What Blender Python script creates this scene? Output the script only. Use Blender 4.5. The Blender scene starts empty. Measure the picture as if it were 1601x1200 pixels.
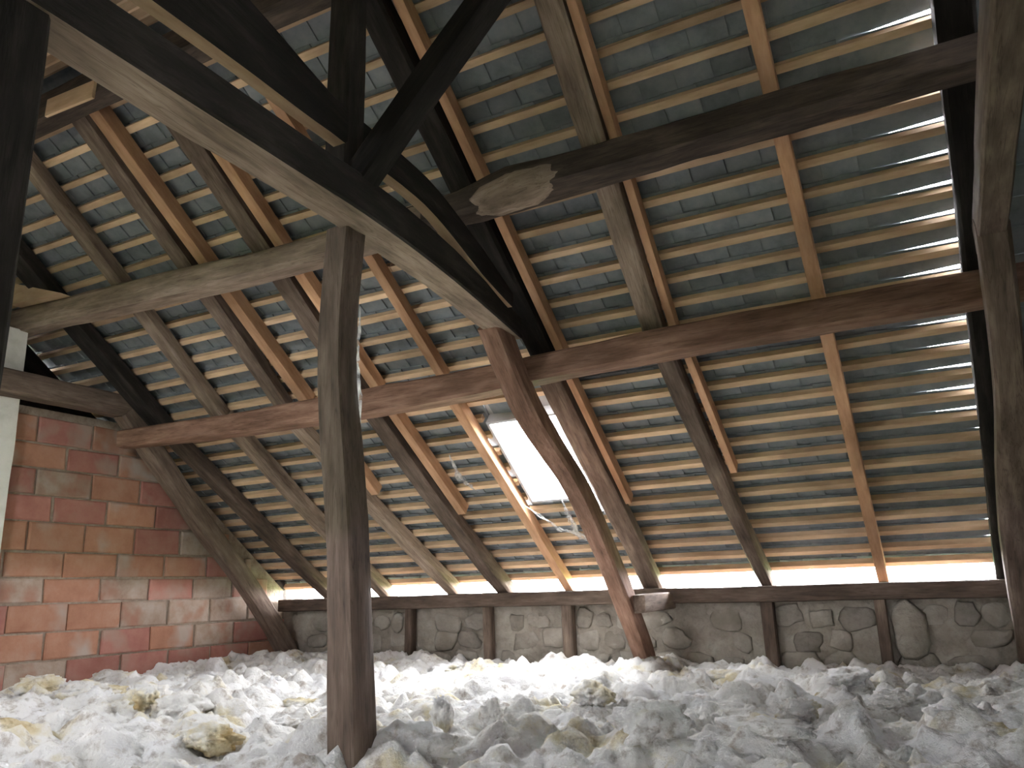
import bpy, bmesh, math, random
from math import sin, cos, tan, radians, pi, sqrt
from mathutils import Vector, Matrix, noise

random.seed(7)
S = bpy.context.scene
C = S.collection

# ------------------------------------------------------------------ camera
F_PX, TILT, ROLL, YAW = 1250.0, radians(14.54), radians(-1.85), radians(27.28)
cam_d = bpy.data.cameras.new('camera')
cam_d.sensor_fit = 'HORIZONTAL'; cam_d.sensor_width = 36.0
cam_d.lens = F_PX / 1601 * 36.0
cam_d.clip_start = 0.02; cam_d.clip_end = 500
cam = bpy.data.objects.new('camera', cam_d); C.objects.link(cam)
fwd = Vector((-sin(YAW)*cos(TILT), cos(YAW)*cos(TILT), sin(TILT)))
rgt = Vector((cos(YAW), sin(YAW), 0)); upv = rgt.cross(fwd)
r2 = rgt*cos(ROLL) + upv*sin(ROLL); u2 = -rgt*sin(ROLL) + upv*cos(ROLL)
cam.matrix_world = Matrix(((r2.x, u2.x, -fwd.x, 0), (r2.y, u2.y, -fwd.y, 0), (r2.z, u2.z, -fwd.z, 0), (0, 0, 0, 1)))
S.camera = cam

# ------------------------------------------------------------------ sky and exposure
S.view_settings.view_transform = 'Standard'; S.view_settings.look = 'None'
S.view_settings.gamma = 1.0; S.view_settings.use_curve_mapping = False
S.view_settings.exposure = 4.0
S.cycles.max_bounces = 10; S.cycles.diffuse_bounces = 7; S.cycles.transparent_max_bounces = 12
S.cycles.sample_clamp_indirect = 6.0
w = bpy.data.worlds.new('overcast_sky'); S.world = w; w.use_nodes = True
bg = w.node_tree.nodes['Background']
bg.inputs[0].default_value = (0.98, 0.965, 1.0, 1); bg.inputs[1].default_value = 6.0

# ------------------------------------------------------------------ frame of the roof
PITCH = radians(36.85); CP, SP = cos(PITCH), sin(PITCH)
YE, ZE = 7.1, 0.1                  # eaves point of the batten underside
YR = 2.72                          # ridge
VR = (YE - YR) / CP
def RP(u, v, n=0.0, rear=False):   # u along the eaves, v up the slope, n into the attic
    y = YE - v*CP - n*SP; z = ZE + v*SP - n*CP
    return Vector((u, 2*YR - y if rear else y, z))
GAUGE = 0.1845
U0, U1 = -7.3, 0.62
FLOOR = -0.62
SKY = (-3.06, -2.43, 1.08, 2.04)   # skylight in the far slope: u0 u1 v0 v1

SKY_ADDED = (-4.6, -4.0, 2.6, 3.4)     # unseen skylight added behind the viewer to brighten the near floor

# portals guide the sampling of the sky through the openings
def portal(name, c, ax, ay, sx, sy):
    l = bpy.data.lights.new(name, 'AREA'); l.shape = 'RECTANGLE'; l.size = sx; l.size_y = sy
    l.cycles.is_portal = True
    o = bpy.data.objects.new(name, l); C.objects.link(o)
    ax = ax.normalized(); ay = ay.normalized(); az = ax.cross(ay)   # light points along -az
    o.matrix_world = Matrix(((ax.x, ay.x, az.x, c.x), (ax.y, ay.y, az.y, c.y), (ax.z, ay.z, az.z, c.z), (0, 0, 0, 1)))
SU = Vector((0, -CP, SP)); XA = Vector((1, 0, 0))
portal('skylight_portal', RP((SKY[0]+SKY[1])/2, (SKY[2]+SKY[3])/2, -0.09), -XA, SU, SKY[1]-SKY[0], SKY[3]-SKY[2])
portal('added_skylight_portal', RP((SKY_ADDED[0]+SKY_ADDED[1])/2, (SKY_ADDED[2]+SKY_ADDED[3])/2, -0.09, True), XA, Vector((0, CP, SP)), SKY_ADDED[1]-SKY_ADDED[0], SKY_ADDED[3]-SKY_ADDED[2])
portal('eaves_portal', Vector((-3.2, 7.36, 0.0)), -XA, Vector((0, 0, 1)), 7.4, 0.34)

# ------------------------------------------------------------------ materials
def new_mat(name):
    m = bpy.data.materials.new(name); m.use_nodes = True
    nt = m.node_tree; nt.nodes.clear()
    out = nt.nodes.new('ShaderNodeOutputMaterial')
    b = nt.nodes.new('ShaderNodeBsdfPrincipled'); nt.links.new(b.outputs[0], out.inputs[0])
    return m, nt, b
def N(nt, typ, **kw):
    n = nt.nodes.new(typ)
    for k, v in kw.items():
        if k in n.inputs.keys(): n.inputs[k].default_value = v
        else: setattr(n, k, v)
    return n
def ramp(nt, stops):
    r = nt.nodes.new('ShaderNodeValToRGB'); e = r.color_ramp.elements
    while len(e) < len(stops): e.new(0.5)
    for el, (p, c) in zip(e, stops): el.position = p; el.color = (*c, 1)
    return r
def mapped(nt, scale):
    tc = nt.nodes.new('ShaderNodeTexCoord'); oi = nt.nodes.new('ShaderNodeObjectInfo')
    ad = N(nt, 'ShaderNodeVectorMath', operation='MULTIPLY_ADD')
    cv = N(nt, 'ShaderNodeCombineXYZ')
    for i in range(3): nt.links.new(oi.outputs['Random'], cv.inputs[i])
    nt.links.new(cv.outputs[0], ad.inputs[0]); ad.inputs[1].default_value = (37, 23, 11)
    nt.links.new(tc.outputs['Object'], ad.inputs[2])
    mp = N(nt, 'ShaderNodeMapping'); mp.inputs['Scale'].default_value = scale
    nt.links.new(ad.outputs[0], mp.inputs[0]); return mp, oi
def mixc(nt, a, b, fac, blend='MIX'):
    m = N(nt, 'ShaderNodeMix', data_type='RGBA', blend_type=blend)
    for s, i in ((fac, 0), (a, 6), (b, 7)):
        if isinstance(s, (int, float)): m.inputs[i].default_value = s
        elif isinstance(s, tuple): m.inputs[i].default_value = (*s, 1)
        else: nt.links.new(s, m.inputs[i])
    return m.outputs[2]
def bump(nt, b, h, strength, dist):
    bp = N(nt, 'ShaderNodeBump'); bp.inputs['Strength'].default_value = strength; bp.inputs['Distance'].default_value = dist
    nt.links.new(h, bp.inputs['Height']); nt.links.new(bp.outputs[0], b.inputs['Normal'])

def wood(name, dark, mid, light, rough=0.85, grain=1.0, cracks=True, vary=0.25):
    m, nt, b = new_mat(name)
    mp, oi = mapped(nt, (1.6, 9, 9))
    n1 = N(nt, 'ShaderNodeTexNoise', Scale=2.2, Detail=7.0, Roughness=0.62); nt.links.new(mp.outputs[0], n1.inputs['Vector'])
    r = ramp(nt, [(0.22, dark), (0.5, mid), (0.78, light)]); nt.links.new(n1.outputs['Fac'], r.inputs[0])
    mp2, _ = mapped(nt, (1.0, 2.2, 2.2))
    n2 = N(nt, 'ShaderNodeTexNoise', Scale=1.6, Detail=4.0); nt.links.new(mp2.outputs[0], n2.inputs['Vector'])
    r2_ = ramp(nt, [(0.3, (0.55, 0.52, 0.5)), (0.7, (1.25, 1.22, 1.2))]); nt.links.new(n2.outputs['Fac'], r2_.inputs[0])
    col = mixc(nt, r.outputs[0], r2_.outputs[0], 0.8, 'MULTIPLY')
    mr = N(nt, 'ShaderNodeMapRange'); mr.inputs[3].default_value = 1-vary; mr.inputs[4].default_value = 1+vary
    nt.links.new(oi.outputs['Random'], mr.inputs[0])
    hsv = N(nt, 'ShaderNodeHueSaturation'); nt.links.new(col, hsv.inputs['Color']); nt.links.new(mr.outputs[0], hsv.inputs['Value'])
    last = hsv.outputs[0]
    if cracks:
        mp3, _ = mapped(nt, (0.5, 13, 13))
        n3 = N(nt, 'ShaderNodeTexNoise', Scale=3.0, Detail=3.0, Distortion=0.3); nt.links.new(mp3.outputs[0], n3.inputs['Vector'])
        r3 = ramp(nt, [(0.478, (1, 1, 1)), (0.5, (0.3, 0.27, 0.25)), (0.522, (1, 1, 1))]); nt.links.new(n3.outputs['Fac'], r3.inputs[0])
        last = mixc(nt, last, r3.outputs[0], 0.5, 'MULTIPLY')
    nt.links.new(last, b.inputs['Base Color']); b.inputs['Roughness'].default_value = rough
    b.inputs['Specular IOR Level'].default_value = 0.2
    bump(nt, b, n1.outputs['Fac'], 0.5*grain, 0.012)
    return m
M = {}
M['oak'] = wood('old_oak', (0.064, 0.048, 0.038), (0.145, 0.109, 0.085), (0.255, 0.200, 0.157))
M['oak_dark'] = wood('dark_oak', (0.009, 0.008, 0.007), (0.021, 0.018, 0.016), (0.05, 0.042, 0.037))
M['oak_pale'] = wood('pale_oak', (0.126, 0.097, 0.074), (0.261, 0.203, 0.153), (0.396, 0.324, 0.261))
M['oak_red'] = wood('red_brown_oak', (0.085, 0.047, 0.032), (0.187, 0.109, 0.076), (0.289, 0.187, 0.140))
M['purlin_dark'] = wood('brown_black_oak', (0.03, 0.024, 0.02), (0.075, 0.058, 0.047), (0.15, 0.115, 0.09))
M['pine'] = wood('sawn_pine', (0.34, 0.185, 0.1), (0.5, 0.3, 0.175), (0.6, 0.39, 0.25), cracks=False, grain=0.4, vary=0.12)
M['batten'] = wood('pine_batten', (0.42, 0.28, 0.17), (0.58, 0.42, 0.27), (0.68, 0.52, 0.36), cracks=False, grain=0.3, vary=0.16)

def stone_like(name, cols, scale, bstr, bdist, vary=0.2, spots=None, rough=0.9):
    m, nt, b = new_mat(name)
    mp, oi = mapped(nt, (1, 1, 1))
    n1 = N(nt, 'ShaderNodeTexNoise', Scale=scale, Detail=8.0, Roughness=0.65); nt.links.new(mp.outputs[0], n1.inputs['Vector'])
    k = len(cols); r = ramp(nt, [(0.28 + 0.44*i/(k-1), c) for i, c in enumerate(cols)]); nt.links.new(n1.outputs['Fac'], r.inputs[0])
    last = r.outputs[0]
    if spots:
        n2 = N(nt, 'ShaderNodeTexNoise', Scale=scale*0.45, Detail=3.0); nt.links.new(mp.outputs[0], n2.inputs['Vector'])
        r2_ = ramp(nt, [(0.55, (0, 0, 0)), (0.68, (1, 1, 1))]); nt.links.new(n2.outputs['Fac'], r2_.inputs[0])
        last = mixc(nt, last, spots, r2_.outputs[0])
    mr = N(nt, 'ShaderNodeMapRange'); mr.inputs[3].default_value = 1-vary; mr.inputs[4].default_value = 1+vary
    nt.links.new(oi.outputs['Random'], mr.inputs[0])
    hsv = N(nt, 'ShaderNodeHueSaturation'); nt.links.new(last, hsv.inputs['Color']); nt.links.new(mr.outputs[0], hsv.inputs['Value'])
    nt.links.new(hsv.outputs[0], b.inputs['Base Color']); b.inputs['Roughness'].default_value = rough
    b.inputs['Specular IOR Level'].default_value = 0.2
    n3 = N(nt, 'ShaderNodeTexNoise', Scale=scale*4, Detail=6.0); nt.links.new(mp.outputs[0], n3.inputs['Vector'])
    bump(nt, b, n3.outputs['Fac'], bstr, bdist)
    return m
M['tile'] = stone_like('grey_tile', [(0.145, 0.162, 0.178), (0.212, 0.234, 0.251), (0.272, 0.285, 0.297)], 6, 0.3, 0.005, 0.15)
M['brick_a'] = stone_like('orange_clay_brick', [(0.27, 0.13, 0.08), (0.35, 0.18, 0.115), (0.39, 0.24, 0.17)], 5, 0.4, 0.01, 0.14, (0.38, 0.31, 0.26))
M['brick_b'] = stone_like('red_clay_brick', [(0.27, 0.11, 0.085), (0.34, 0.155, 0.12), (0.38, 0.2, 0.16)], 5, 0.4, 0.01, 0.15, (0.34, 0.25, 0.2))
M['brick_c'] = stone_like('mortar_smeared_brick', [(0.26, 0.18, 0.13), (0.36, 0.28, 0.22), (0.43, 0.36, 0.3)], 7, 0.4, 0.01, 0.15, (0.3, 0.16, 0.11))
M['mortar'] = stone_like('grey_brown_mortar', [(0.2, 0.15, 0.11), (0.3, 0.245, 0.19), (0.38, 0.33, 0.27)], 9, 0.7, 0.02, 0.0)
M['rubble'] = stone_like('lime_rubble', [(0.14, 0.12, 0.1), (0.27, 0.24, 0.2), (0.4, 0.365, 0.31)], 3, 0.9, 0.04, 0.0)
M['stone'] = stone_like('pale_limestone', [(0.2, 0.18, 0.15), (0.3, 0.27, 0.23), (0.4, 0.365, 0.315)], 4, 0.8, 0.03, 0.18, (0.2, 0.175, 0.14))
M['plaster'] = stone_like('white_plaster', [(0.55, 0.54, 0.48), (0.7, 0.69, 0.63), (0.76, 0.75, 0.7)], 5, 0.3, 0.01, 0.0)
M['grass'] = stone_like('meadow_grass', [(0.1, 0.16, 0.05), (0.16, 0.23, 0.09), (0.22, 0.28, 0.13)], 0.6, 0.3, 0.05, 0.0)
M['deck'] = stone_like('attic_deck_boards', [(0.1, 0.07, 0.05), (0.16, 0.12, 0.09)], 4, 0.3, 0.01, 0.0)
M['darkwall'] = stone_like('dark_stone', [(0.02, 0.018, 0.017), (0.045, 0.04, 0.036), (0.07, 0.06, 0.055)], 4, 0.6, 0.02, 0.0)  # near-black stone tone for the end walls
def wool_mat(name, bias):
    m, nt, b = new_mat(name)
    mp, oi = mapped(nt, (1, 1, 1))
    n1 = N(nt, 'ShaderNodeTexNoise', Scale=2.6, Detail=6.0, Roughness=0.6); nt.links.new(mp.outputs[0], n1.inputs['Vector'])
    r = ramp(nt, [(0.30+bias, (0.5, 0.36, 0.17)), (0.41+bias, (0.72, 0.64, 0.44)), (0.5+bias, (0.86, 0.84, 0.8)), (0.7+bias, (0.9, 0.89, 0.89))])
    nt.links.new(n1.outputs['Fac'], r.inputs[0])
    n2 = N(nt, 'ShaderNodeTexNoise', Scale=12.0, Detail=7.0, Roughness=0.68); nt.links.new(mp.outputs[0], n2.inputs['Vector'])
    r2_ = ramp(nt, [(0.33, (0.4, 0.33, 0.26)), (0.48, (1, 1, 1))]); nt.links.new(n2.outputs['Fac'], r2_.inputs[0])  # random brown patches, partly shading contrast painted into the wool
    nt.links.new(mixc(nt, r.outputs[0], r2_.outputs[0], 0.75, 'MULTIPLY'), b.inputs['Base Color'])
    b.inputs['Roughness'].default_value = 1.0; b.inputs['Specular IOR Level'].default_value = 0.05
    n3 = N(nt, 'ShaderNodeTexNoise', Scale=60.0, Detail=5.0, Roughness=0.75); nt.links.new(mp.outputs[0], n3.inputs['Vector'])
    bump(nt, b, n3.outputs['Fac'], 0.9, 0.02)
    return m
M['wool'] = wool_mat('dusty_shaded_mineral_wool', -0.07)
M['wool_yellow'] = wool_mat('yellow_mineral_wool', 0.06)
def plain(name, col, rough=0.6, metal=0.0):
    m, nt, b = new_mat(name)
    mp, oi = mapped(nt, (1, 1, 1)); n1 = N(nt, 'ShaderNodeTexNoise', Scale=12.0, Detail=4.0); nt.links.new(mp.outputs[0], n1.inputs['Vector'])
    r = ramp(nt, [(0.3, tuple(c*0.85 for c in col)), (0.7, col)]); nt.links.new(n1.outputs['Fac'], r.inputs[0])
    nt.links.new(r.outputs[0], b.inputs['Base Color']); b.inputs['Roughness'].default_value = rough; b.inputs['Metallic'].default_value = metal
    return m
M['frame'] = plain('grey_window_frame', (0.42, 0.42, 0.43), 0.5)
def glass_mat():
    m = bpy.data.materials.new('dusty_glass'); m.use_nodes = True; nt = m.node_tree; nt.nodes.clear()
    out = nt.nodes.new('ShaderNodeOutputMaterial'); tr = nt.nodes.new('ShaderNodeBsdfTransparent'); tr.inputs[0].default_value = (0.93, 0.95, 0.95, 1)
    gl = nt.nodes.new('ShaderNodeBsdfGlossy'); gl.inputs['Roughness'].default_value = 0.08
    mx = nt.nodes.new('ShaderNodeMixShader'); mx.inputs[0].default_value = 0.05
    nt.links.new(tr.outputs[0], mx.inputs[1]); nt.links.new(gl.outputs[0], mx.inputs[2]); nt.links.new(mx.outputs[0], out.inputs[0]); return m
M['glass'] = glass_mat()
def web_mat():
    m = bpy.data.materials.new('dusty_cobweb'); m.use_nodes = True; nt = m.node_tree; nt.nodes.clear()
    out = nt.nodes.new('ShaderNodeOutputMaterial'); tr = nt.nodes.new('ShaderNodeBsdfTransparent')
    df = nt.nodes.new('ShaderNodeBsdfTranslucent'); df.inputs[0].default_value = (0.9, 0.9, 0.9, 1)
    d2 = nt.nodes.new('ShaderNodeBsdfDiffuse'); d2.inputs[0].default_value = (0.85, 0.85, 0.85, 1)
    m1 = nt.nodes.new('ShaderNodeMixShader'); m1.inputs[0].default_value = 0.4
    nt.links.new(df.outputs[0], m1.inputs[1]); nt.links.new(d2.outputs[0], m1.inputs[2])
    tc = nt.nodes.new('ShaderNodeTexCoord'); n1 = N(nt, 'ShaderNodeTexNoise', Scale=14.0, Detail=7.0); nt.links.new(tc.outputs['Object'], n1.inputs['Vector'])
    r = ramp(nt, [(0.36, (0.05, 0.05, 0.05)), (0.66, (0.7, 0.7, 0.7))]); nt.links.new(n1.outputs['Fac'], r.inputs[0])
    mx = nt.nodes.new('ShaderNodeMixShader'); nt.links.new(r.outputs[0], mx.inputs[0])
    nt.links.new(tr.outputs[0], mx.inputs[1]); nt.links.new(m1.outputs[0], mx.inputs[2]); nt.links.new(mx.outputs[0], out.inputs[0]); return m
M['web'] = web_mat()

# ------------------------------------------------------------------ helpers
def link(name, me, mat, parent=None, mw=None):
    o = bpy.data.objects.new(name, me); C.objects.link(o)
    if mat is not None and not me.materials: me.materials.append(M[mat])
    if mw is not None: o.matrix_world = mw
    if parent is not None: o.parent = parent
    return o
def mesh(name, vs, fs, smooth=False, sharp=None):
    me = bpy.data.meshes.new(name); me.from_pydata([tuple(v) for v in vs], [], fs); me.update()
    if smooth:
        me.polygons.foreach_set('use_smooth', [True]*len(me.polygons))
        if sharp: me.set_sharp_from_angle(angle=radians(sharp))
    return me
def tag(o, label=None, cat=None, group=None, kind=None):
    if label: o['label'] = label
    if cat: o['category'] = cat
    if group: o['group'] = group
    if kind: o['kind'] = kind
    return o
BOXF = [(0, 3, 2, 1), (4, 5, 6, 7), (0, 1, 5, 4), (1, 2, 6, 5), (2, 3, 7, 6), (3, 0, 4, 7)]
def box_vs(x0, x1, y0, y1, z0, z1):
    return [(x0, y0, z0), (x1, y0, z0), (x1, y1, z0), (x0, y1, z0), (x0, y0, z1), (x1, y0, z1), (x1, y1, z1), (x0, y1, z1)]
def box(name, b, mat, parent=None, **t):
    c = Vector(((b[0]+b[1])/2, (b[2]+b[3])/2, b[4]))
    me = mesh(name, [Vector(v)-c for v in box_vs(*b)], BOXF)
    o = link(name, me, mat, None, Matrix.Translation(c)); 
    if parent: o.parent = parent
    return tag(o, **t) if t else o

def section(chamfer):
    k = 1-2*chamfer
    return [(-k, -1), (0, -1), (k, -1), (1, -k), (1, 0), (1, k), (k, 1), (0, 1), (-k, 1), (-1, k), (-1, 0), (-1, -k)]
def beam(name, pts, w_, h_, mat, label=None, cat=None, group=None, up=(0, 0, 1), rough=0.0, chamfer=0.08, step=0.09, seed=None, kind=None, parent=None, under=None):
    """Timber along the polyline pts. w_/h_ are full sizes (number or one per point); local X runs along it."""
    pts = [Vector(p) for p in pts]
    seed = random.random()*100 if seed is None else seed
    n = len(pts)
    ws = w_ if isinstance(w_, (list, tuple)) else [w_]*n
    hs = h_ if isinstance(h_, (list, tuple)) else [h_]*n
    ax = (pts[-1]-pts[0]).normalized(); az = Vector(up); az = (az - ax*az.dot(ax)).normalized(); ay = az.cross(ax)
    mw = Matrix(((ax.x, ay.x, az.x, pts[0].x), (ax.y, ay.y, az.y, pts[0].y), (ax.z, ay.z, az.z, pts[0].z), (0, 0, 0, 1)))
    inv = mw.inverted(); L = [inv @ p for p in pts]
    samples = []
    for i in range(n-1):
        d = (L[i+1]-L[i]).length; k = max(1, int(d/step)) if (rough or n > 2) else 1
        for j in range(k + (1 if i == n-2 else 0)):
            t = j/k
            if n > 2:   # catmull-rom
                p0 = L[max(i-1, 0)]; p3 = L[min(i+2, n-1)]
                a, b_ = L[i], L[i+1]
                p = 0.5*((2*a) + (b_-p0)*t + (2*p0-5*a+4*b_-p3)*t*t + (-p0+3*a-3*b_+p3)*t*t*t)
            else: p = L[i].lerp(L[i+1], t)
            samples.append((p, ws[i]+(ws[i+1]-ws[i])*t, hs[i]+(hs[i+1]-hs[i])*t))
    sec = section(chamfer); m = len(sec); vs, fs = [], []
    for p, ww, hh in samples:
        for j, (a, b_) in enumerate(sec):
            y, z = a*ww/2, b_*hh/2
            if rough:
                q = Vector((p.x*1.6+seed, a*0.9+seed*0.3, b_*0.9))
                f = noise.noise(q) + 0.5*noise.noise(q*2.7)
                y *= 1+rough*f; z *= 1+rough*f
                g = noise.noise_vector(Vector((p.x*0.9+seed*2, 3, 1)))
                y += g.y*rough*0.10; z += g.z*rough*0.10
            vs.append((p.x, p.y+y, p.z+z))
    for i in range(len(samples)-1):
        for j in range(m):
            a = i*m+j; b_ = i*m+(j+1) % m
            fs.append((a, b_, b_+m, a+m))
    fs.append(tuple(range(m-1, -1, -1))); e = (len(samples)-1)*m; fs.append(tuple(range(e, e+m)))
    me = mesh(name, vs, fs, smooth=bool(rough), sharp=38)
    o = link(name, me, mat, parent, mw)
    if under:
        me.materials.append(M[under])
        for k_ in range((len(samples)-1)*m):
            if k_ % m in (0, 1, 2): me.polygons[k_].material_index = 1  # underside faces take a lighter wood, painting in light from below
    tag(o, label, cat, group, kind)
    return o

# ------------------------------------------------------------------ the roof: battens and tiles
roof = bpy.data.objects.new('ceiling', None); C.objects.link(roof); roof.location = (0, YE, ZE)
tag(roof, 'pitched roof of grey tiles hung on pale battens', kind='structure')
rear = bpy.data.objects.new('ceiling', None); C.objects.link(rear); rear.location = (0, 2*YR-YE, ZE)
tag(rear, 'opposite roof slope beyond the ridge', kind='structure')
bpy.context.view_layer.update()
def keep(o, p):
    o.parent = p; o.matrix_parent_inverse = p.matrix_world.inverted(); return o

def roof_matrix(u, v, n, is_rear):
    ax = -XA if not is_rear else XA
    ay = SU if not is_rear else Vector((0, CP, SP))
    az = ax.cross(ay); c = RP(u, v, n, is_rear)      # az points out of the roof
    return Matrix(((ax.x, ay.x, az.x, c.x), (ax.y, ay.y, az.y, c.y), (ax.z, ay.z, az.z, c.z), (0, 0, 0, 1)))

BW, BT = 0.045, 0.05
NB = int(VR/GAUGE)
def overlaps(u0, u1, v0, v1, s): return u0 < s[1] and u1 > s[0] and v0 < s[3] and v1 > s[2]
bat_rng = random.Random(3)
cuts_all = [-0.43, -1.33, -2.2, -3.13, -3.95, -4.6, -5.45, -6.3]
for is_rear, par, sky in ((False, roof, SKY), (True, rear, SKY_ADDED)):
    for k in range(0, NB+1):
        if is_rear and k < NB-8: continue
        v = k*GAUGE
        cs = sorted([U0] + bat_rng.sample(cuts_all, 2) + [0.4 if not is_rear else U1])
        segs = list(zip(cs[:-1], cs[1:]))
        if overlaps(-9, 9, v, v+BW, (sky[0]-0.03, sky[1]+0.03, sky[2]-0.03, sky[3]+0.03)):
            ns = []
            for a, b_ in segs:
                if b_ <= sky[0]-0.03 or a >= sky[1]+0.03: ns.append((a, b_)); continue
                if a < sky[0]-0.03: ns.append((a, sky[0]-0.03))
                if b_ > sky[1]+0.03: ns.append((sky[1]+0.03, b_))
            segs = ns
        for a, b_ in segs:
            L_ = b_-a-0.003; wj = BW*bat_rng.uniform(0.88, 1.12); dz = bat_rng.uniform(-0.004, 0.004); sk = bat_rng.uniform(-0.006, 0.006)
            vs = []
            nseg = max(2, int(L_/0.5))
            for i in range(nseg+1):
                x = -L_/2+L_*i/nseg; y = dz+sk*(2*i/nseg-1)+bat_rng.uniform(-0.002, 0.002)
                vs += [(x, y, 0), (x, y+wj, 0), (x, y+wj, BT), (x, y, BT)]
            fs = [(0, 1, 2, 3)]
            for i in range(nseg):
                for j in range(4): fs.append((4*i+j, 4*i+4+j, 4*i+4+(j+1) % 4, 4*i+(j+1) % 4))
            e = 4*nseg; fs.append((e+3, e+2, e+1, e))
            mw = roof_matrix((a+b_)/2, v, 0, is_rear)
            keep(link('batten', mesh('batten', vs, fs), 'batten', None, mw), par)

# tiles: each laps over the head of the course below and over its neighbour's edge
TW, TT = 0.2, 0.012
def tile_vs(wd, head, tl, tr, lift=0.0):
    """local: x across, y up the slope (0 at the batten's lower edge), z out of the roof"""
    ti = TT*1.15/GAUGE; ro = TT*1.05/max(TW, wd)
    def P(x, y, z): return (x, y, BT + 0.001 + z - (y-head)*ti + x*ro + wd*ro/2 + lift)
    h = wd/2
    return [P(-h, tl, 0), P(h, tr, 0), P(h, head, 0), P(-h, head, 0), P(-h, tl, TT), P(h, tr, TT), P(h, head, TT), P(-h, head, TT)]
HEAD, TAIL = 0.062, -GAUGE-0.022
std_tile = mesh('tile', tile_vs(TW+0.012, HEAD, TAIL, TAIL), BOXF)
std_tile.materials.append(M['tile'])
t_rng = random.Random(11)
cinv = cam.matrix_world.inverted()
def px(P):
    q = cinv @ P
    if q.z > -0.05: return None
    return 800.5+F_PX*q.x/-q.z, 600-F_PX*q.y/-q.z
cand, rest = [], {False: [], True: []}
for is_rear, sky in ((False, SKY), (True, SKY_ADDED)):
    for k in range(0, NB+1):
        off = (k % 2)*TW*0.5 + t_rng.uniform(-0.025, 0.025)
        u = U0 - 0.1 + off
        vg = -0.12 if not is_rear else U1+0.2
        while u < vg:
            wd = TW
            a, b_ = u, u+TW
            if not is_rear and b_ > vg - 0.06: b_ = vg+0.02
            um = (a+b_)/2; wd = b_-a
            vv = k*GAUGE
            jit = t_rng.uniform(-0.004, 0.004)
            if not overlaps(a+0.02, b_-0.02, vv+TAIL+0.05, vv+HEAD-0.02, sky):
                std = abs(wd-TW) < 1e-6 and not (not is_rear and k == 0)
                tail = TAIL if (k > 0 or is_rear) else -0.03
                mw = roof_matrix(um, vv+jit, 0, is_rear) @ Matrix.Rotation(t_rng.uniform(-0.006, 0.006), 4, 'Z')
                vs = None if std else tile_vs(wd+(0.012 if not (k == 0 and t_rng.random() < 0.3) else -0.02), HEAD, tail, tail)
                if overlaps(a, b_, vv+TAIL, vv+HEAD, sky):      # cut to fit beside the skylight
                    A, B = a, b_; lo, hi = TAIL, HEAD
                    if a < sky[0] < b_: B = sky[0]
                    elif a < sky[1] < b_: A = sky[1]
                    elif vv+TAIL < sky[3] < vv+HEAD: lo = sky[3]-vv
                    else: hi = sky[2]-vv
                    mw = roof_matrix((A+B)/2, vv, 0, is_rear); vs = tile_vs(B-A+0.004, hi, lo, lo)
                p = px(RP(um, vv-0.09, 0)) if not is_rear else None
                vis = p is not None and -30 < p[0] < 1640 and -40 < p[1] < 1000
                if vis: cand.append(((cam.matrix_world.translation-RP(um, vv-0.09)).length, mw, vs))
                else: rest[is_rear].append((mw, vs))
            u += TW
        if not is_rear:                                          # cut verge tiles: daylight shows over their raised tails
            vv = k*GAUGE; h_ = 0.64
            mw = roof_matrix((vg+h_ + vg)/2 - 0.03, vv, 0, False)
            tl = -GAUGE+0.034; tr = -GAUGE+(0.073 if k > 13 else 0.066)*t_rng.uniform(0.92, 1.06)
            if k <= 8: tl = TAIL; tr = -GAUGE+(0.07 if t_rng.random() < 0.35 else 0.04)
            if k == 0: tl = tr = -0.03
            cand.append((0.5, mw, tile_vs(h_, 0.048, tr, tl, 0.001)))
            rest[False].append((roof_matrix(0.72, vv, 0, False), tile_vs(0.52, HEAD, TAIL if k else -0.03, TAIL if k else -0.03, 0.004)))
cand.sort(key=lambda t: t[0])
def join_tiles(lst, par):
    vs, fs = [], []; base = [Vector(v.co) for v in std_tile.vertices]; pm = par.matrix_world.inverted()
    for mw, v in lst:
        b0 = len(vs); mm = pm @ mw
        vs += [mm @ Vector(q) for q in (v or base)]; fs += [tuple(i+b0 for i in f) for f in BOXF]
    o = link('tile_field', mesh('tile_field', vs, fs), 'tile', None); o.parent = par
    tag(o, 'grey roof tiles seen from below', kind='stuff')
for d, mw, v in cand[:300]:
    if v is None: o = link('tile', std_tile, 'tile', None, mw)
    else: o = link('tile', mesh('tile', v, BOXF), 'tile', None, mw)
    keep(o, roof)
join_tiles([(mw, v) for d, mw, v in cand[300:]] + rest[False], roof)
join_tiles(rest[True], rear)
# ridge capping keeps the daylight out
cap = []
for i in range(9):
    a = radians(-20+220*i/8); cap.append((YR+0.17*cos(a), ZE+VR*SP-0.02+0.13*sin(a)))
vs = [(x, y, z) for x in (U0-0.2, U1+0.2) for y, z in cap] + [(x, YR+0.15*cos(radians(-20+220*i/8)), ZE+VR*SP-0.02+0.11*sin(radians(-20+220*i/8))) for x in (U0-0.2, U1+0.2) for i in range(9)]
fs = []
for i in range(8): fs += [(i, i+1, i+10, i+9), (18+i, 27+i, 28+i, 19+i)]
for e in (0, 9): fs += [(e+i, e+i+18, e+i+19, e+i+1) for i in range(8)]
fs += [(0, 9, 27, 18), (8, 26, 35, 17)]
keep(link('ridge_cap', mesh('ridge_cap', vs, fs), 'tile'), roof)

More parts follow.
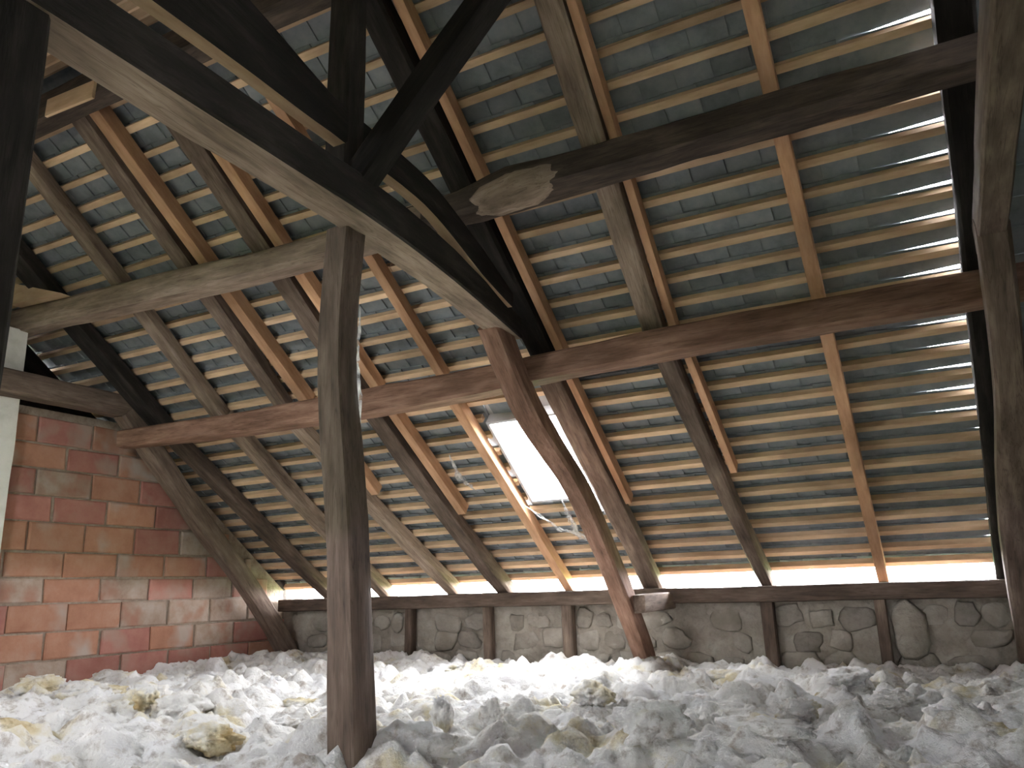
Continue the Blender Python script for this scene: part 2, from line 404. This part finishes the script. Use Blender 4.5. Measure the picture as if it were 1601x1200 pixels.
# skylights
def skylight(name, s, is_rear, label):
    um, vm = (s[0]+s[1])/2, (s[2]+s[3])/2; hu, hv = (s[1]-s[0])/2, (s[3]-s[2])/2
    mw = roof_matrix(um, vm, 0, is_rear)
    root = bpy.data.objects.new(name, None); C.objects.link(root); root.matrix_world = mw
    tag(root, label, kind='structure')
    t = 0.022
    for nm, b in (('frame_rail', (-hu, hu, -hv, -hv+t, -0.02, 0.12)), ('frame_rail', (-hu, hu, hv-t, hv, -0.02, 0.12)),
                  ('frame_stile', (-hu, -hu+t, -hv+t, hv-t, -0.02, 0.12)), ('frame_stile', (hu-t, hu, -hv+t, hv-t, -0.02, 0.12))):
        o = link(nm, mesh(nm, box_vs(*b), BOXF), 'frame'); o.parent = root
    g = 0.13
    for b in ((-hu-g, hu+g, -hv-g, -hv, 0.088, 0.091), (-hu-g, hu+g, hv, hv+g, 0.088, 0.091), (-hu-g, -hu, -hv, hv, 0.088, 0.091), (hu, hu+g, -hv, hv, 0.088, 0.091)):
        o = link('flashing', mesh('flashing', box_vs(*b), BOXF), 'frame'); o.parent = root
    o = link('pane', mesh('pane', box_vs(-hu+t, hu-t, -hv+t, hv-t, 0.08, 0.084), BOXF), 'glass'); o.parent = root
    o = link('glazing_clip', mesh('glazing_clip', box_vs(-0.012, 0.012, hv-t-0.05, hv-t, 0.055, 0.07), BOXF), 'frame'); o.parent = root
skylight('window_added', SKY_ADDED, True, 'unseen skylight added in the opposite roof slope')  # added fill light for the foreground insulation
skylight('window_1', SKY, False, 'small roof skylight glaring white between two rafters')

# ------------------------------------------------------------------ ground outside, deck, walls
tag(link('ground', mesh('ground', [(-60, -60, -3.2), (60, -60, -3.2), (60, 60, -3.2), (-60, 60, -3.2)], [(0, 1, 2, 3)]), 'grass'), 'grass outside the building', kind='structure')
box('floor', (-7.4, 1.0, -1.9, 7.4, -1.0, -0.92), 'deck', label='attic floor under the insulation', kind='structure')
YW = 7.0
# far knee wall: rubble core with studs and stones let in
def rubble_wall(name, x0, x1, y, z0, z1, thick, sgn, label):
    nx, nz = int((x1-x0)/0.06), max(2, int((z1-z0)/0.06)); vs, fs = [], []
    for j in range(nz+1):
        for i in range(nx+1):
            x = x0+(x1-x0)*i/nx; z = z0+(z1-z0)*j/nz
            d = 0.03*noise.noise(Vector((x*3, z*4, y)))+0.018*noise.noise(Vector((x*9, z*9, y)))
            vs.append((x, y-sgn*d, z))
    for j in range(nz):
        for i in range(nx):
            a = j*(nx+1)+i; q = (a, a+1, a+nx+2, a+nx+1); fs.append(q if sgn > 0 else q[::-1])
    b0 = len(vs); yb = y+sgn*thick
    vs += [(x0, yb, z0), (x1, yb, z0), (x1, yb, z1), (x0, yb, z1), (x0, y, z1), (x1, y, z1), (x0, y, z0), (x1, y, z0)]
    fs += [(b0, b0+3, b0+2, b0+1), (b0+4, b0+5, b0+2, b0+3), (b0, b0+6, b0+4, b0+3), (b0+7, b0+1, b0+2, b0+5)]
    return tag(link(name, mesh(name, vs, fs, smooth=True, sharp=50), 'rubble'), label, kind='structure')
wall_back = rubble_wall('wall_back', -7.0, 1.0, YW+0.06, -0.95, -0.13, 0.35, 1, 'low rubble knee wall under the eaves')
rubble_wall('wall_front', -7.3, 1.0, 2*YR-YW-0.06, -0.95, -0.05, 0.35, -1, 'low rubble knee wall behind the viewer')
box('wall_back', (-7.3, -6.64, 6.95, 7.4, -0.95, 0.2), 'darkwall', label='added dark stone block in the corner behind the brick gable', kind='structure')  # block added to stop daylight leaking in behind the gable
def stone(name, x, y, z, sx, sy, sz, parent, mat, seed):
    vs, fs = [], []; nu, nv = 12, 5
    rr = random.Random(seed); ph = rr.random()*50; ee = rr.uniform(0.5, 0.95)
    for j in range(nv):
        th = pi*(j/(nv-1)-0.5)
        for i in range(nu):
            a = 2*pi*i/nu
            cx, cz = cos(a), sin(a); e = ee
            px_ = math.copysign(abs(cx)**e, cx); pz_ = math.copysign(abs(cz)**e, cz)
            k = cos(th)**0.5 if cos(th) > 0 else 0
            f = 1+0.38*noise.noise(Vector((cx*1.3+ph, cz*1.3, ph)))+0.1*noise.noise(Vector((cx*4+ph, cz*4, ph)))
            vs.append((px_*k*sx*f, sin(th)*sy, pz_*k*sz*f))
    for j in range(nv-1):
        for i in range(nu): fs.append((j*nu+i, j*nu+(i+1) % nu, (j+1)*nu+(i+1) % nu, (j+1)*nu+i))
    o = link(name, mesh(name, vs, [f[::-1] for f in fs], smooth=True), mat, None, Matrix.Translation((x, y, z)) @ Matrix.Rotation(rr.uniform(-0.15, 0.15), 4, 'Y'))
    return keep(o, parent)
s_rng = random.Random(5)
studs = [-4.87, -3.94, -3.1, -1.32, -0.47]
x = -6.3; i = 0
bands = [(-0.27, 0.085), (-0.45, 0.085), (-0.63, 0.08)]
for bi, (zc, hz) in enumerate(bands):
    x = -6.35 + s_rng.uniform(0, 0.2)
    while x < 0.75:
        sx = s_rng.uniform(0.08, 0.17)
        if s_rng.random() > 0.18 and all(abs(x+sx-s) > sx*0.6+0.05 for s in studs):
            i += 1
            stone('stone', x+sx, YW+0.05+s_rng.uniform(0, 0.02), zc+s_rng.uniform(-0.02, 0.02), sx*0.97, 0.022, hz*s_rng.uniform(0.85, 1.15), wall_back, 'stone', i)
        x += 2*sx+0.02
stone('stone', -0.28, YW+0.03, -0.38, 0.15, 0.07, 0.21, wall_back, 'stone', 991)

# gable: big hollow clay bricks up to the tie, dark stone above and beyond
XG = -6.62
def roofz(y, n=0.0): return ZE + (YE-y)*tan(PITCH) - n/CP
wl = mesh('wall_left', [(XG-0.012, -1.6, -0.95), (XG-0.012, 7.06, -0.95), (XG-0.012, 7.06, roofz(7.06, 0.03)), (XG-0.012, roofz(0) and (YE-(1.64-ZE+0.03/CP)/tan(PITCH)), 1.64), (XG-0.012, -1.6, 1.64),
                        (XG-0.2, -1.6, -0.95), (XG-0.2, 7.06, -0.95), (XG-0.2, 7.06, roofz(7.06, 0.03)), (XG-0.2, YE-(1.64-ZE+0.03/CP)/tan(PITCH), 1.64), (XG-0.2, -1.6, 1.64)],
          [(0, 1, 2, 3, 4), (9, 8, 7, 6, 5), (4, 3, 8, 9), (3, 2, 7, 8), (1, 6, 7, 2), (0, 5, 6, 1), (0, 4, 9, 5)])
wall_left = tag(link('wall_left', wl, 'mortar'), 'gable wall of large red clay bricks', kind='structure')
zs = [1.62, 1.577, 1.343, 1.134, 0.905, 0.689, 0.443, 0.231, 0.026, -0.208, -0.429, -0.65]
offs = [4.1, 4.55, 4.334, 4.581, 4.253, 4.565, 4.4, 4.25, 4.48, 4.3, 4.52]
b_rng = random.Random(21)
for r_ in range(len(zs)-1):
    zt, zb = zs[r_]-0.009, zs[r_+1]+0.009
    if r_ == 0: continue
    ymax = YE-(zt-ZE+0.06)/tan(PITCH)-0.03
    y = offs[r_]-0.51*6
    while y < ymax-0.08:
        y1 = min(y+0.51, ymax)
        a, b_ = y+0.011+b_rng.uniform(-0.006, 0.006), y1-0.011+b_rng.uniform(-0.006, 0.006)
        if a > 1.2:
            j = lambda: b_rng.uniform(-0.006, 0.006)
            px0 = b_rng.uniform(0.0, 0.012)
            c = Vector((XG, a, zb))
            vs = [Vector(v)-c for v in ((XG-0.05, a, zb), (XG-0.05, b_, zb), (XG-0.05, b_, zt), (XG-0.05, a, zt),
                  (XG+px0-0.006, a+j(), zb+j()), (XG+px0-0.006, b_+j(), zb+j()), (XG+px0-0.006, b_+j(), zt+j()), (XG+px0-0.006, a+j(), zt+j()),
                  (XG+px0, a+0.012, zb+0.01), (XG+px0, b_-0.012, zb+0.01), (XG+px0, b_-0.012, zt-0.01), (XG+px0, a+0.012, zt-0.01))]
            fs = [(0, 1, 5, 4), (1, 2, 6, 5), (2, 3, 7, 6), (3, 0, 4, 7), (4, 5, 9, 8), (5, 6, 10, 9), (6, 7, 11, 10), (7, 4, 8, 11), (8, 9, 10, 11)]
            mt = b_rng.choices(['brick_a', 'brick_b', 'brick_c'], [5, 3, 3])[0]
            keep(link('brick', mesh('brick', vs, fs), mt, None, Matrix.Translation(c)), wall_left)
        y += 0.51
def gable_poly(name, x0, x1, mat, label):
    prof = [(-1.72, -0.95), (7.16, -0.95), (7.16, 0.112), (YR, ZE+VR*SP+0.057), (-1.72, 0.112)]
    vs = [(x0, y, z) for y, z in prof]+[(x1, y, z) for y, z in prof]
    fs = [(4, 3, 2, 1, 0), (5, 6, 7, 8, 9)]+[(i, (i+1) % 5, 5+(i+1) % 5, 5+i) for i in range(5)]
    return tag(link(name, mesh(name, vs, fs), mat), label, kind='structure')
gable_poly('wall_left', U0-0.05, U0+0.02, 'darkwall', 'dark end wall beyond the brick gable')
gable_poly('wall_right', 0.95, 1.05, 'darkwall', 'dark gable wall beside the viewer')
# white plastered pier under the purlin's end
beam('plastered_pier', [(-6.56, 3.4, -0.95), (-6.56, 3.4, 2.24)], 0.8, 0.095, 'plaster', 'white plastered pier standing against the red brick gable', 'pier', up=(1, 0, 0), rough=0.02, chamfer=0.02)

# ------------------------------------------------------------------ main truss
XT = -2.18
beam('timber_post', [(-2.15, 2.72, -0.95), (-2.21, 2.72, 0.2), (-2.285, 2.72, 1.0), (-2.25, 2.72, 1.66)], [0.15, 0.135, 0.13, 0.13], [0.15, 0.14, 0.135, 0.135], 'oak',
     'dark square timber post standing in the insulation under the tie beam', 'post', up=(0, 1, 0), rough=0.09, chamfer=0.06)
beam('king_post', [(-2.18, 2.6, 1.82), (-2.18, 2.62, 3.06)], 0.13, 0.13, 'oak_dark', 'black king post rising from the tie beam to the ridge', 'post', up=(0, 1, 0), rough=0.06)
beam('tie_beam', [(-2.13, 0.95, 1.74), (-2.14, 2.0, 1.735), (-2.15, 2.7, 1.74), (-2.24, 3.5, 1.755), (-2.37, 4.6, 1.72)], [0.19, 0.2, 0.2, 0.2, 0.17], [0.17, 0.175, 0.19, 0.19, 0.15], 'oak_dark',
     'long tie beam with light painted on its underside crossing in front of the king post', 'beam', rough=0.06, chamfer=0.05, under='oak_pale')  # pale underside and black sides paint in floor bounce and shade
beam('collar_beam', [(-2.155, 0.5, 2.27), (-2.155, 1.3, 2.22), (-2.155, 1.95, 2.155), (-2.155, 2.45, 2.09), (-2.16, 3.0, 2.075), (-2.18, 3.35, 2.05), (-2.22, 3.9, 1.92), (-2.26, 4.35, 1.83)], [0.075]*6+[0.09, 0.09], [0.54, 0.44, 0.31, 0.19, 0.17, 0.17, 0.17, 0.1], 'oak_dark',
     'black tapering collar beam with light painted on its lower edge just above the tie beam', 'beam', rough=0.03, under='batten')  # pale bottom faces paint a lit strip, black sides the shade
beam('leaning_strut', [(-2.39, 4.38, 1.72), (-2.37, 4.84, 1.2), (-2.3, 5.5, 0.69), (-2.3, 6.26, -0.06), (-2.3, 6.72, -0.62), (-2.3, 6.8, -0.95)], [0.17, 0.16, 0.15, 0.15, 0.14, 0.14], [0.2, 0.17, 0.16, 0.17, 0.16, 0.16], 'oak_red',
     'curved reddish strut leaning from the floor to the tie beam across the skylight', 'strut', up=(0, 1, 0.4), rough=0.12, chamfer=0.12)
beam('short_tie', [(-2.2, 6.3, -0.13), (-2.16, 6.98, -0.12)], 0.15, 0.14, 'oak', 'short tie joining the curved strut to the wall plate', 'beam', rough=0.08)
beam('ridge_brace', [(-2.1, 2.63, 1.84), (-1.7, 2.65, 2.28), (-1.02, 2.7, 3.02)], 0.12, 0.13, 'oak_dark', 'dark brace slanting up from the king post foot to the ridge beam', 'brace', up=(0, 1, 0), rough=0.06)
beam('end_post', [(-2.16, 1.06, -0.95), (-2.16, 1.06, 2.1)], 0.2, 0.2, 'oak_dark', 'black upright post at the near end of the tie beam', 'post', up=(0, 1, 0), rough=0.05)

# ------------------------------------------------------------------ right truss
beam('truss_tie', [(0.43, 0.9, 1.74), (0.44, 3.1, 1.74), (0.46, 4.62, 1.72)], 0.13, 0.18, 'oak', 'brown tie beam of the truss beside the dark gable', 'beam', rough=0.07)
beam('gable_strut', [(0.47, 4.38, 1.72), (0.47, 4.9, 1.1), (0.42, 5.6, 0.5), (0.42, 6.2, -0.1), (0.44, 6.72, -0.65), (0.44, 6.78, -0.95)], 0.15, 0.17, 'oak', 'leaning strut of the truss beside the dark gable', 'strut', up=(0, 1, 0.4), rough=0.1, chamfer=0.12)
beam('gable_king_post', [(0.52, 2.72, 1.82), (0.5, 2.72, 3.12)], 0.14, 0.15, 'oak_dark', 'dark king post of the truss beside the dark gable', 'post', up=(0, 1, 0), rough=0.06)

# ------------------------------------------------------------------ left gable truss
beam('gable_tie', [(-6.42, 2.2, 1.74), (-6.42, 3.6, 1.75), (-6.4, 5.0, 1.73)], 0.18, 0.19, 'oak', 'brown tie beam lying along the top of the brick wall', 'beam', rough=0.08)
beam('gable_strut', [(-6.4, 4.68, 1.7), (-6.4, 5.3, 1.1), (-6.41, 5.85, 0.56), (-6.42, 6.42, 0.02), (-6.43, 6.9, -0.52), (-6.43, 7.0, -0.68)], 0.16, 0.18, 'oak', 'thick leaning strut against the red brick gable wall', 'strut', up=(0, 1, 0.4), rough=0.1, chamfer=0.12)

# ------------------------------------------------------------------ purlins, ridge, wall plate
beam('purlin', [(-7.1, 3.8, 2.35), (-6.0, 3.8, 2.31), (-4.9, 3.8, 2.28), (-3.4, 3.8, 2.22), (-2.5, 3.8, 2.24)], 0.2, [0.22, 0.2, 0.2, 0.17, 0.16], 'oak_pale', 'upper purlin running from the plastered pier to the black collar beam', 'purlin', rough=0.1, chamfer=0.14)
pk = beam('purlin', [(-2.62, 3.78, 2.25), (-2.25, 3.78, 2.24), (-1.9, 3.77, 2.26), (-1.5, 3.77, 2.25), (-0.45, 3.77, 2.265), (0.3, 3.77, 2.265), (0.95, 3.77, 2.265)], [0.13, 0.16, 0.21, 0.2, 0.17, 0.17, 0.17], [0.14, 0.17, 0.22, 0.19, 0.18, 0.17, 0.17], 'purlin_dark', 'crooked upper purlin with a stripped pale knot beside the black collar beam', 'purlin', rough=0.16, chamfer=0.16)
def knot(parent):
    bm = bmesh.new(); bmesh.ops.create_icosphere(bm, subdivisions=4, radius=1)
    for v in bm.verts:
        d = v.co.normalized(); r = 1+0.18*noise.noise(d*2.1+Vector((4, 4, 4)))+0.07*noise.noise(d*6)
        v.co = Vector((d.x*0.3*r, d.y*0.1*r, d.z*0.105*r))
    me = bpy.data.meshes.new('stripped_knot'); bm.to_mesh(me); bm.free(); me.polygons.foreach_set('use_smooth', [True]*len(me.polygons))
    o = link('stripped_knot', me, 'oak_pale', None, Matrix.Translation((-1.84, 3.715, 2.215)) @ Matrix.Rotation(-0.1, 4, 'Y'))
    bpy.context.view_layer.update(); keep(o, parent); o['label'] = 'pale stripped bulge of bare wood'
knot(pk)
beam('purlin', [(-6.5, 4.79, 1.46), (-5.0, 4.79, 1.43), (-3.6, 4.79, 1.43), (-2.45, 4.79, 1.455)], 0.18, [0.16, 0.17, 0.2, 0.18], 'oak_red', 'lower purlin running from the brick gable to the curved strut', 'purlin', rough=0.09, chamfer=0.1)
beam('purlin', [(-2.42, 4.8, 1.465), (-1.1, 4.79, 1.5), (0.3, 4.79, 1.5), (0.95, 4.79, 1.5)], 0.18, 0.18, 'oak_red', 'lower purlin running from the curved strut to the dark gable', 'purlin', rough=0.09, chamfer=0.1)
beam('ridge_beam', [(U0, YR, 3.14), (-3.5, YR, 3.12), (0.95, YR, 3.14)], 0.16, 0.18, 'purlin_dark', 'ridge beam along the peak of the roof', 'beam', rough=0.06)
beam('wall_plate', [(-6.58, YW+0.06, -0.07), (-3.2, YW+0.06, -0.075), (0.95, YW+0.06, -0.09)], 0.26, 0.13, 'oak', 'heavy wall plate lying on the rubble knee wall', 'beam', rough=0.06, chamfer=0.06)
SL = ['stud under the wall plate behind the foot of the timber post', 'stud under the wall plate below the grey old rafter', 'stud under the wall plate below the orange skylight rafter', 'stud under the wall plate below the old brown rafter', 'stud under the wall plate beside the big pale stone']
for s, sl in zip(studs, SL):
    beam('wall_stud', [(s, YW+0.0, -0.9), (s+random.uniform(-0.02, 0.02), YW+0.0, -0.12)], random.uniform(0.08, 0.11), 0.1, 'oak', sl, 'stud', 'studs in the knee wall', up=(0, 1, 0), rough=0.06)

# ------------------------------------------------------------------ rafters
def rafter(pts, wd, dp, mat, label, group, rough, chamfer=0.1):
    P = [RP(u, v, dp/2+0.001) for u, v in pts]
    beam('rafter', P, wd, dp, mat, label, 'rafter', group, up=RP(0, 0, -1)-RP(0, 0, 0), rough=rough, chamfer=chamfer)
OG, NG = 'old hewn rafters', 'new sawn pine rafters'
def old(pts, wd, dp, mat, label): rafter(pts, wd, dp, mat, label, OG, 0.11, 0.13)
def new(pts, wd, dp, label): rafter(pts, wd, dp, 'pine', label, NG, 0.0, 0.03)
TOP = VR-0.06
new([(-0.43, -0.12), (-0.432, TOP)], 0.078, 0.085, 'long new orange pine rafter alone in the bay of daylight slits')
new([(-1.335, 2.585), (-1.23, TOP)], 0.05, 0.1, 'thin new pine rafter beside the pale old rafter that crosses behind the stripped knot')
new([(-1.27, 1.3), (-1.31, 2.575)], 0.05, 0.1, 'short thin pine rafter beside the old brown rafter below the lower purlin')
new([(-2.15, 2.585), (-2.14, TOP)], 0.06, 0.1, 'new pine rafter beside the dark old rafter over the black collar beam')
new([(-2.17, 1.06), (-2.18, 2.575)], 0.05, 0.1, 'short thin pine rafter beside the wide old rafter at the skylight')
new([(-3.12, -0.1), (-3.19, 2.575)], 0.085, 0.1, 'new orange pine rafter at the skylight edge towards the brick gable')
new([(-3.16, 2.585), (-3.22, TOP)], 0.075, 0.09, 'new pine rafter above the lower purlin behind the tie beam')
new([(-3.77, 2.585), (-3.82, TOP)], 0.085, 0.1, 'new pine rafter beside a grey old rafter above the lower purlin, nearest the timber post')
new([(-3.72, 1.1), (-3.78, 2.575)], 0.08, 0.1, 'short new pine rafter below the lower purlin with a grey old rafter beside it')
new([(-4.5, 2.585), (-4.51, TOP)], 0.095, 0.11, 'broad new pine rafter above the lower purlin, next to the pale crooked pole rafter')
new([(-4.47, 1.45), (-4.48, 2.575)], 0.08, 0.1, 'short new pine rafter below the lower purlin just behind the timber post')
old([(-1.47, 2.585), (-1.42, 3.6), (-1.35, TOP)], 0.145, 0.13, 'oak_pale', 'pale old rafter above the lower purlin, crossing behind the stripped knot')
old([(-1.31, -0.12), (-1.38, 1.0), (-1.45, 2.575)], [0.1, 0.12, 0.14], 0.13, 'oak', 'old brown rafter of the dark gable bay, below the lower purlin')
old([(-2.28, 2.585), (-2.3, TOP)], 0.16, 0.13, 'oak_dark', 'dark old rafter above the lower purlin over the black collar beam')
old([(-2.3, -0.12), (-2.31, 1.2), (-2.32, 2.575)], 0.17, 0.13, 'oak', 'wide old rafter along the skylight edge behind the curved strut')
old([(-3.95, 2.585), (-3.96, TOP)], 0.16, 0.13, 'oak', 'grey old rafter above the lower purlin just behind the timber post')
old([(-3.78, -0.12), (-3.88, 1.0), (-3.95, 2.575)], [0.17, 0.17, 0.15], 0.14, 'oak', 'grey old rafter below the lower purlin, beside the skylight bay')
old([(-4.76, 2.585), (-4.7, 3.7), (-4.67, TOP)], 0.14, 0.12, 'oak', 'old rafter above the lower purlin paired with the broad new rafter')
old([(-4.35, -0.12), (-4.58, 1.1), (-4.8, 2.575)], [0.14, 0.14, 0.13], 0.13, 'oak_pale', 'pale old rafter below the lower purlin, passing behind the timber post')
old([(-5.51, 2.585), (-5.45, 3.7), (-5.38, TOP)], [0.15, 0.13, 0.11], 0.12, 'oak_pale', 'pale crooked pole rafter above the lower purlin, alone in its bay')
old([(-5.2, -0.12), (-5.34, 1.0), (-5.47, 2.575)], [0.14, 0.14, 0.15], 0.13, 'oak_pale', 'pale rafter below the lower purlin, second one out from the brick gable')
old([(-6.25, 2.585), (-6.2, TOP)], 0.2, 0.14, 'oak_dark', 'dark wide rafter above the lower purlin, next to the brick gable')
old([(-5.93, -0.12), (-6.1, 1.0), (-6.26, 2.575)], [0.14, 0.15, 0.17], 0.13, 'oak', 'old brown rafter below the lower purlin, next to the brick gable')
old([(-7.15, -0.1), (-7.15, TOP)], 0.14, 0.13, 'oak_dark', 'dark end rafter over the brick gable wall')
old([(0.43, -0.12), (0.42, 2.0), (0.42, TOP)], 0.17, 0.14, 'oak_dark', 'dark verge rafter beside the slits of daylight')
# pale board nailed to the flank of the ridge beam, pale wedge on the purlin's end
beam('board', [(-4.6, YR-0.095, 3.05), (-4.14, YR-0.095, 3.03)], 0.02, 0.12, 'batten', 'short pale board nailed to the dark ridge beam', 'board')
c = Vector((-6.53, 3.63, 2.43))
vs = [(0, 0, 0), (0.66, 0, -0.03), (0, 0, 0.19), (0, 0.15, 0), (0.66, 0.15, -0.03), (0, 0.15, 0.12)]
tag(link('wedge', mesh('wedge', vs, [(0, 1, 2), (5, 4, 3), (0, 3, 4, 1), (1, 4, 5, 2), (0, 2, 5, 3)]), 'batten', None, Matrix.Translation(c)), 'pale wooden wedge lying on the purlin over the plastered pier', 'wedge')

# ------------------------------------------------------------------ mineral wool over the floor
def wool_h(x, y):
    p = Vector((x, y, 0))
    h = 0.09*noise.noise(p*0.7) + 0.05*noise.noise(p*1.9+Vector((3, 1, 0)))
    q = p + 0.10*noise.noise_vector(p*2.6)
    b = 0.06*(abs(noise.noise(q*3.1+Vector((5, 2, 0))))*2-0.5)
    a = 0.055; f = 3.4
    for o in range(5):
        b += a*noise.noise(q*f+Vector((o*7.3, o*3.1, o))); a *= 0.62; f *= 2.1
    b += 0.03*(abs(noise.noise(q*9+Vector((2, 8, 1))))*2-0.5)
    b -= 0.10*max(0.0, noise.noise(q*2.3+Vector((9, 4, 2)))-0.32)
    edge = 0.0
    if y > 6.3: edge = (y-6.3)*-0.02
    return FLOOR + h*0.8 + b*1.25 + edge
def wool_field():
    vs, fs = [], []; x0, x1 = -6.605, 0.94
    ys = []; y = -1.55
    while y < 6.99: ys.append(y); y += 0.05 if y < 1.9 else 0.0235
    ys.append(7.0)
    nx = 300
    for y in ys:
        for i in range(nx+1):
            x = x0+(x1-x0)*i/nx; q = Vector((x, y, 0))
            d = 0.035*noise.noise_vector(q*7)+0.02*noise.noise_vector(q*17)
            inn = 0.0 if (i in (0, nx) or y > 6.95) else 1.0
            vs.append((x+d.x*inn, y+d.y*inn, wool_h(x, y)+0.6*d.z))
    for j in range(len(ys)-1):
        for i in range(nx):
            a = j*(nx+1)+i; fs.append((a, a+1, a+nx+2, a+nx+1))
    o = link('mineral_wool', mesh('mineral_wool', vs, fs, smooth=True), 'wool')
    tag(o, 'lumpy dusty white mineral wool spread over the attic floor', 'insulation', kind='stuff')
wool_field()
def clump(x, y, sx, sy, sz, mat, label, seed, group='torn mineral wool clumps'):
    bm = bmesh.new(); bmesh.ops.create_icosphere(bm, subdivisions=4, radius=1)
    off = Vector((seed*3.7, seed*1.3, seed))
    for v in bm.verts:
        d = v.co.normalized(); r = 1+0.35*noise.noise(d*1.2+off)+0.28*(abs(noise.noise(d*2.7+off))*2-0.5)+0.12*noise.noise(d*7+off)+0.05*noise.noise(d*16+off)
        v.co = Vector((d.x*sx*r, d.y*sy*r, d.z*sz*r))
    me = bpy.data.meshes.new('wool_clump'); bm.to_mesh(me); bm.free()
    me.polygons.foreach_set('use_smooth', [True]*len(me.polygons))
    z = wool_h(x, y)
    o = link('wool_clump', me, mat, None, Matrix.Translation((x, y, z+sz*0.35)) @ Matrix.Rotation(seed, 4, 'Z'))
    tag(o, label, 'insulation', group)
CLAB = {0: 'domed wool clump heaped beside the foot of the timber post', 1: 'long yellow slab of wool lying out on the white insulation', 3: 'small upright tuft of wool beyond the domed clump by the post',
        2: 'rounded brownish wool clump next to the long yellow slab', 9: 'yellow wool clump beside the foot of the curved strut', 13: 'wool clump just behind the timber post', 18: 'wool clump against the bricks beside the plastered pier',
        21: 'wool clump by the foot of the strut at the brick wall', 12: 'broad flat wool heap in front of the knee wall studs', 26: 'yellow clump beside the timber post on the brick wall side'}
from_px = lambda u_, v_, z: (lambda d: d*(z/d.z))(r2*((u_-800.5)/F_PX) - u2*((v_-600)/F_PX) + fwd)
cl = 'torn clump of dusty wool lying on the insulation'
spots = [(640, 1178, .17, .1, .09, 'wool'), (930, 1108, .22, .1, .06, 'wool_yellow'), (1025, 1168, .15, .1, .085, 'wool'), (690, 1150, .07, .05, .09, 'wool'), (770, 1135, .06, .05, .1, 'wool'),
         (1195, 1168, .2, .1, .05, 'wool'), (1250, 1130, .12, .08, .05, 'wool'), (1400, 1110, .1, .07, .045, 'wool'), (1490, 1140, .13, .08, .05, 'wool'), (1140, 1057, .2, .1, .05, 'wool_yellow'),
         (1330, 1080, .2, .12, .05, 'wool'), (850, 1060, .2, .14, .05, 'wool'), (700, 1045, .25, .15, .05, 'wool'), (625, 1080, .14, .1, .06, 'wool'), (60, 1085, .2, .15, .08, 'wool_yellow'), (140, 1095, .22, .15, .08, 'wool_yellow'),
         (230, 1110, .2, .12, .08, 'wool_yellow'), (280, 1115, .15, .12, .09, 'wool_yellow'), (180, 1055, .2, .15, .09, 'wool'), (90, 1060, .2, .2, .09, 'wool'), (330, 1060, .22, .16, .07, 'wool'), (400, 1050, .2, .12, .06, 'wool'),
         (60, 1165, .15, .1, .06, 'wool'), (200, 1160, .16, .1, .06, 'wool'), (330, 1160, .14, .09, .06, 'wool_yellow'), (440, 1120, .16, .1, .05, 'wool'), (470, 1085, .14, .1, .05, 'wool_yellow')]
for i, (a, b_, sx, sy, sz, mt) in enumerate(spots):
    P = from_px(a, b_, FLOOR)
    clump(max(P.x, -6.3), min(P.y, 6.7), sx, sy, sz, mt, CLAB[i] if i in CLAB else 'torn yellow clump of mineral wool lying on the white insulation' if mt == 'wool_yellow' else cl, i*1.7+0.3, 'torn yellow wool clumps' if mt == 'wool_yellow' else 'torn white wool clumps')

# ------------------------------------------------------------------ cobwebs
def cobweb(pts, wd, label, seed):
    rr = random.Random(seed); vs, fs = [], []
    pts = [Vector(p) for p in pts]
    for strand in range(4):
        sd = Vector((rr.uniform(-1, 1), rr.uniform(-1, 1), rr.uniform(-0.5, 0.5)))*wd*0.5
        b0 = len(vs); n = 14
        for i in range(n+1):
            t = i/n*(len(pts)-1); k = min(int(t), len(pts)-2); p = pts[k].lerp(pts[k+1], t-k)
            s = Vector((noise.noise(Vector((i*0.6, seed, strand))), noise.noise(Vector((seed, i*0.6, strand))), noise.noise(Vector((i*0.5, strand, seed)))))*wd
            e = sin(pi*i/n)
            ww = wd*0.35*(0.3+e)*(0.6+0.5*noise.noise(Vector((i*0.9, seed+strand, 2))))
            c = p+sd*e+s*e
            vs += [c-Vector((ww, 0, 0)), c+Vector((ww, 0.3*ww, 0))]
        for i in range(n): fs.append((b0+2*i, b0+2*i+1, b0+2*i+3, b0+2*i+2))
    c0 = pts[0]
    o = link('cobweb', mesh('cobweb', [v-c0 for v in vs], fs), 'web', None, Matrix.Translation(c0))
    tag(o, label, 'cobweb')
cobweb([RP(-2.76, 1.1, 0.03), RP(-2.75, 0.75, 0.08), RP(-2.64, 0.5, 0.05)], 0.06, 'white cobweb hanging in strands below the skylight', 3)
cobweb([RP(-3.08, 1.15, 0.1), RP(-2.85, 0.85, 0.14), RP(-2.62, 0.7, 0.12)], 0.03, 'cobweb sagging from the new pine rafter below the skylight', 5)
cobweb([RP(-2.42, 1.5, 0.05), RP(-2.4, 1.05, 0.1), RP(-2.36, 0.8, 0.08)], 0.05, 'cobweb along the wide old rafter beside the skylight', 6)
cobweb([(-2.215, 2.785, 1.3), (-2.225, 2.785, 1.0), (-2.185, 2.785, 0.5)], 0.02, 'thin white cobweb down the edge of the timber post', 8)
cobweb([RP(-3.55, 1.75, 0.02), RP(-3.56, 1.5, 0.06), RP(-3.48, 1.3, 0.04)], 0.05, 'small cobweb under the battens beside the new pine rafter by the skylight', 9)
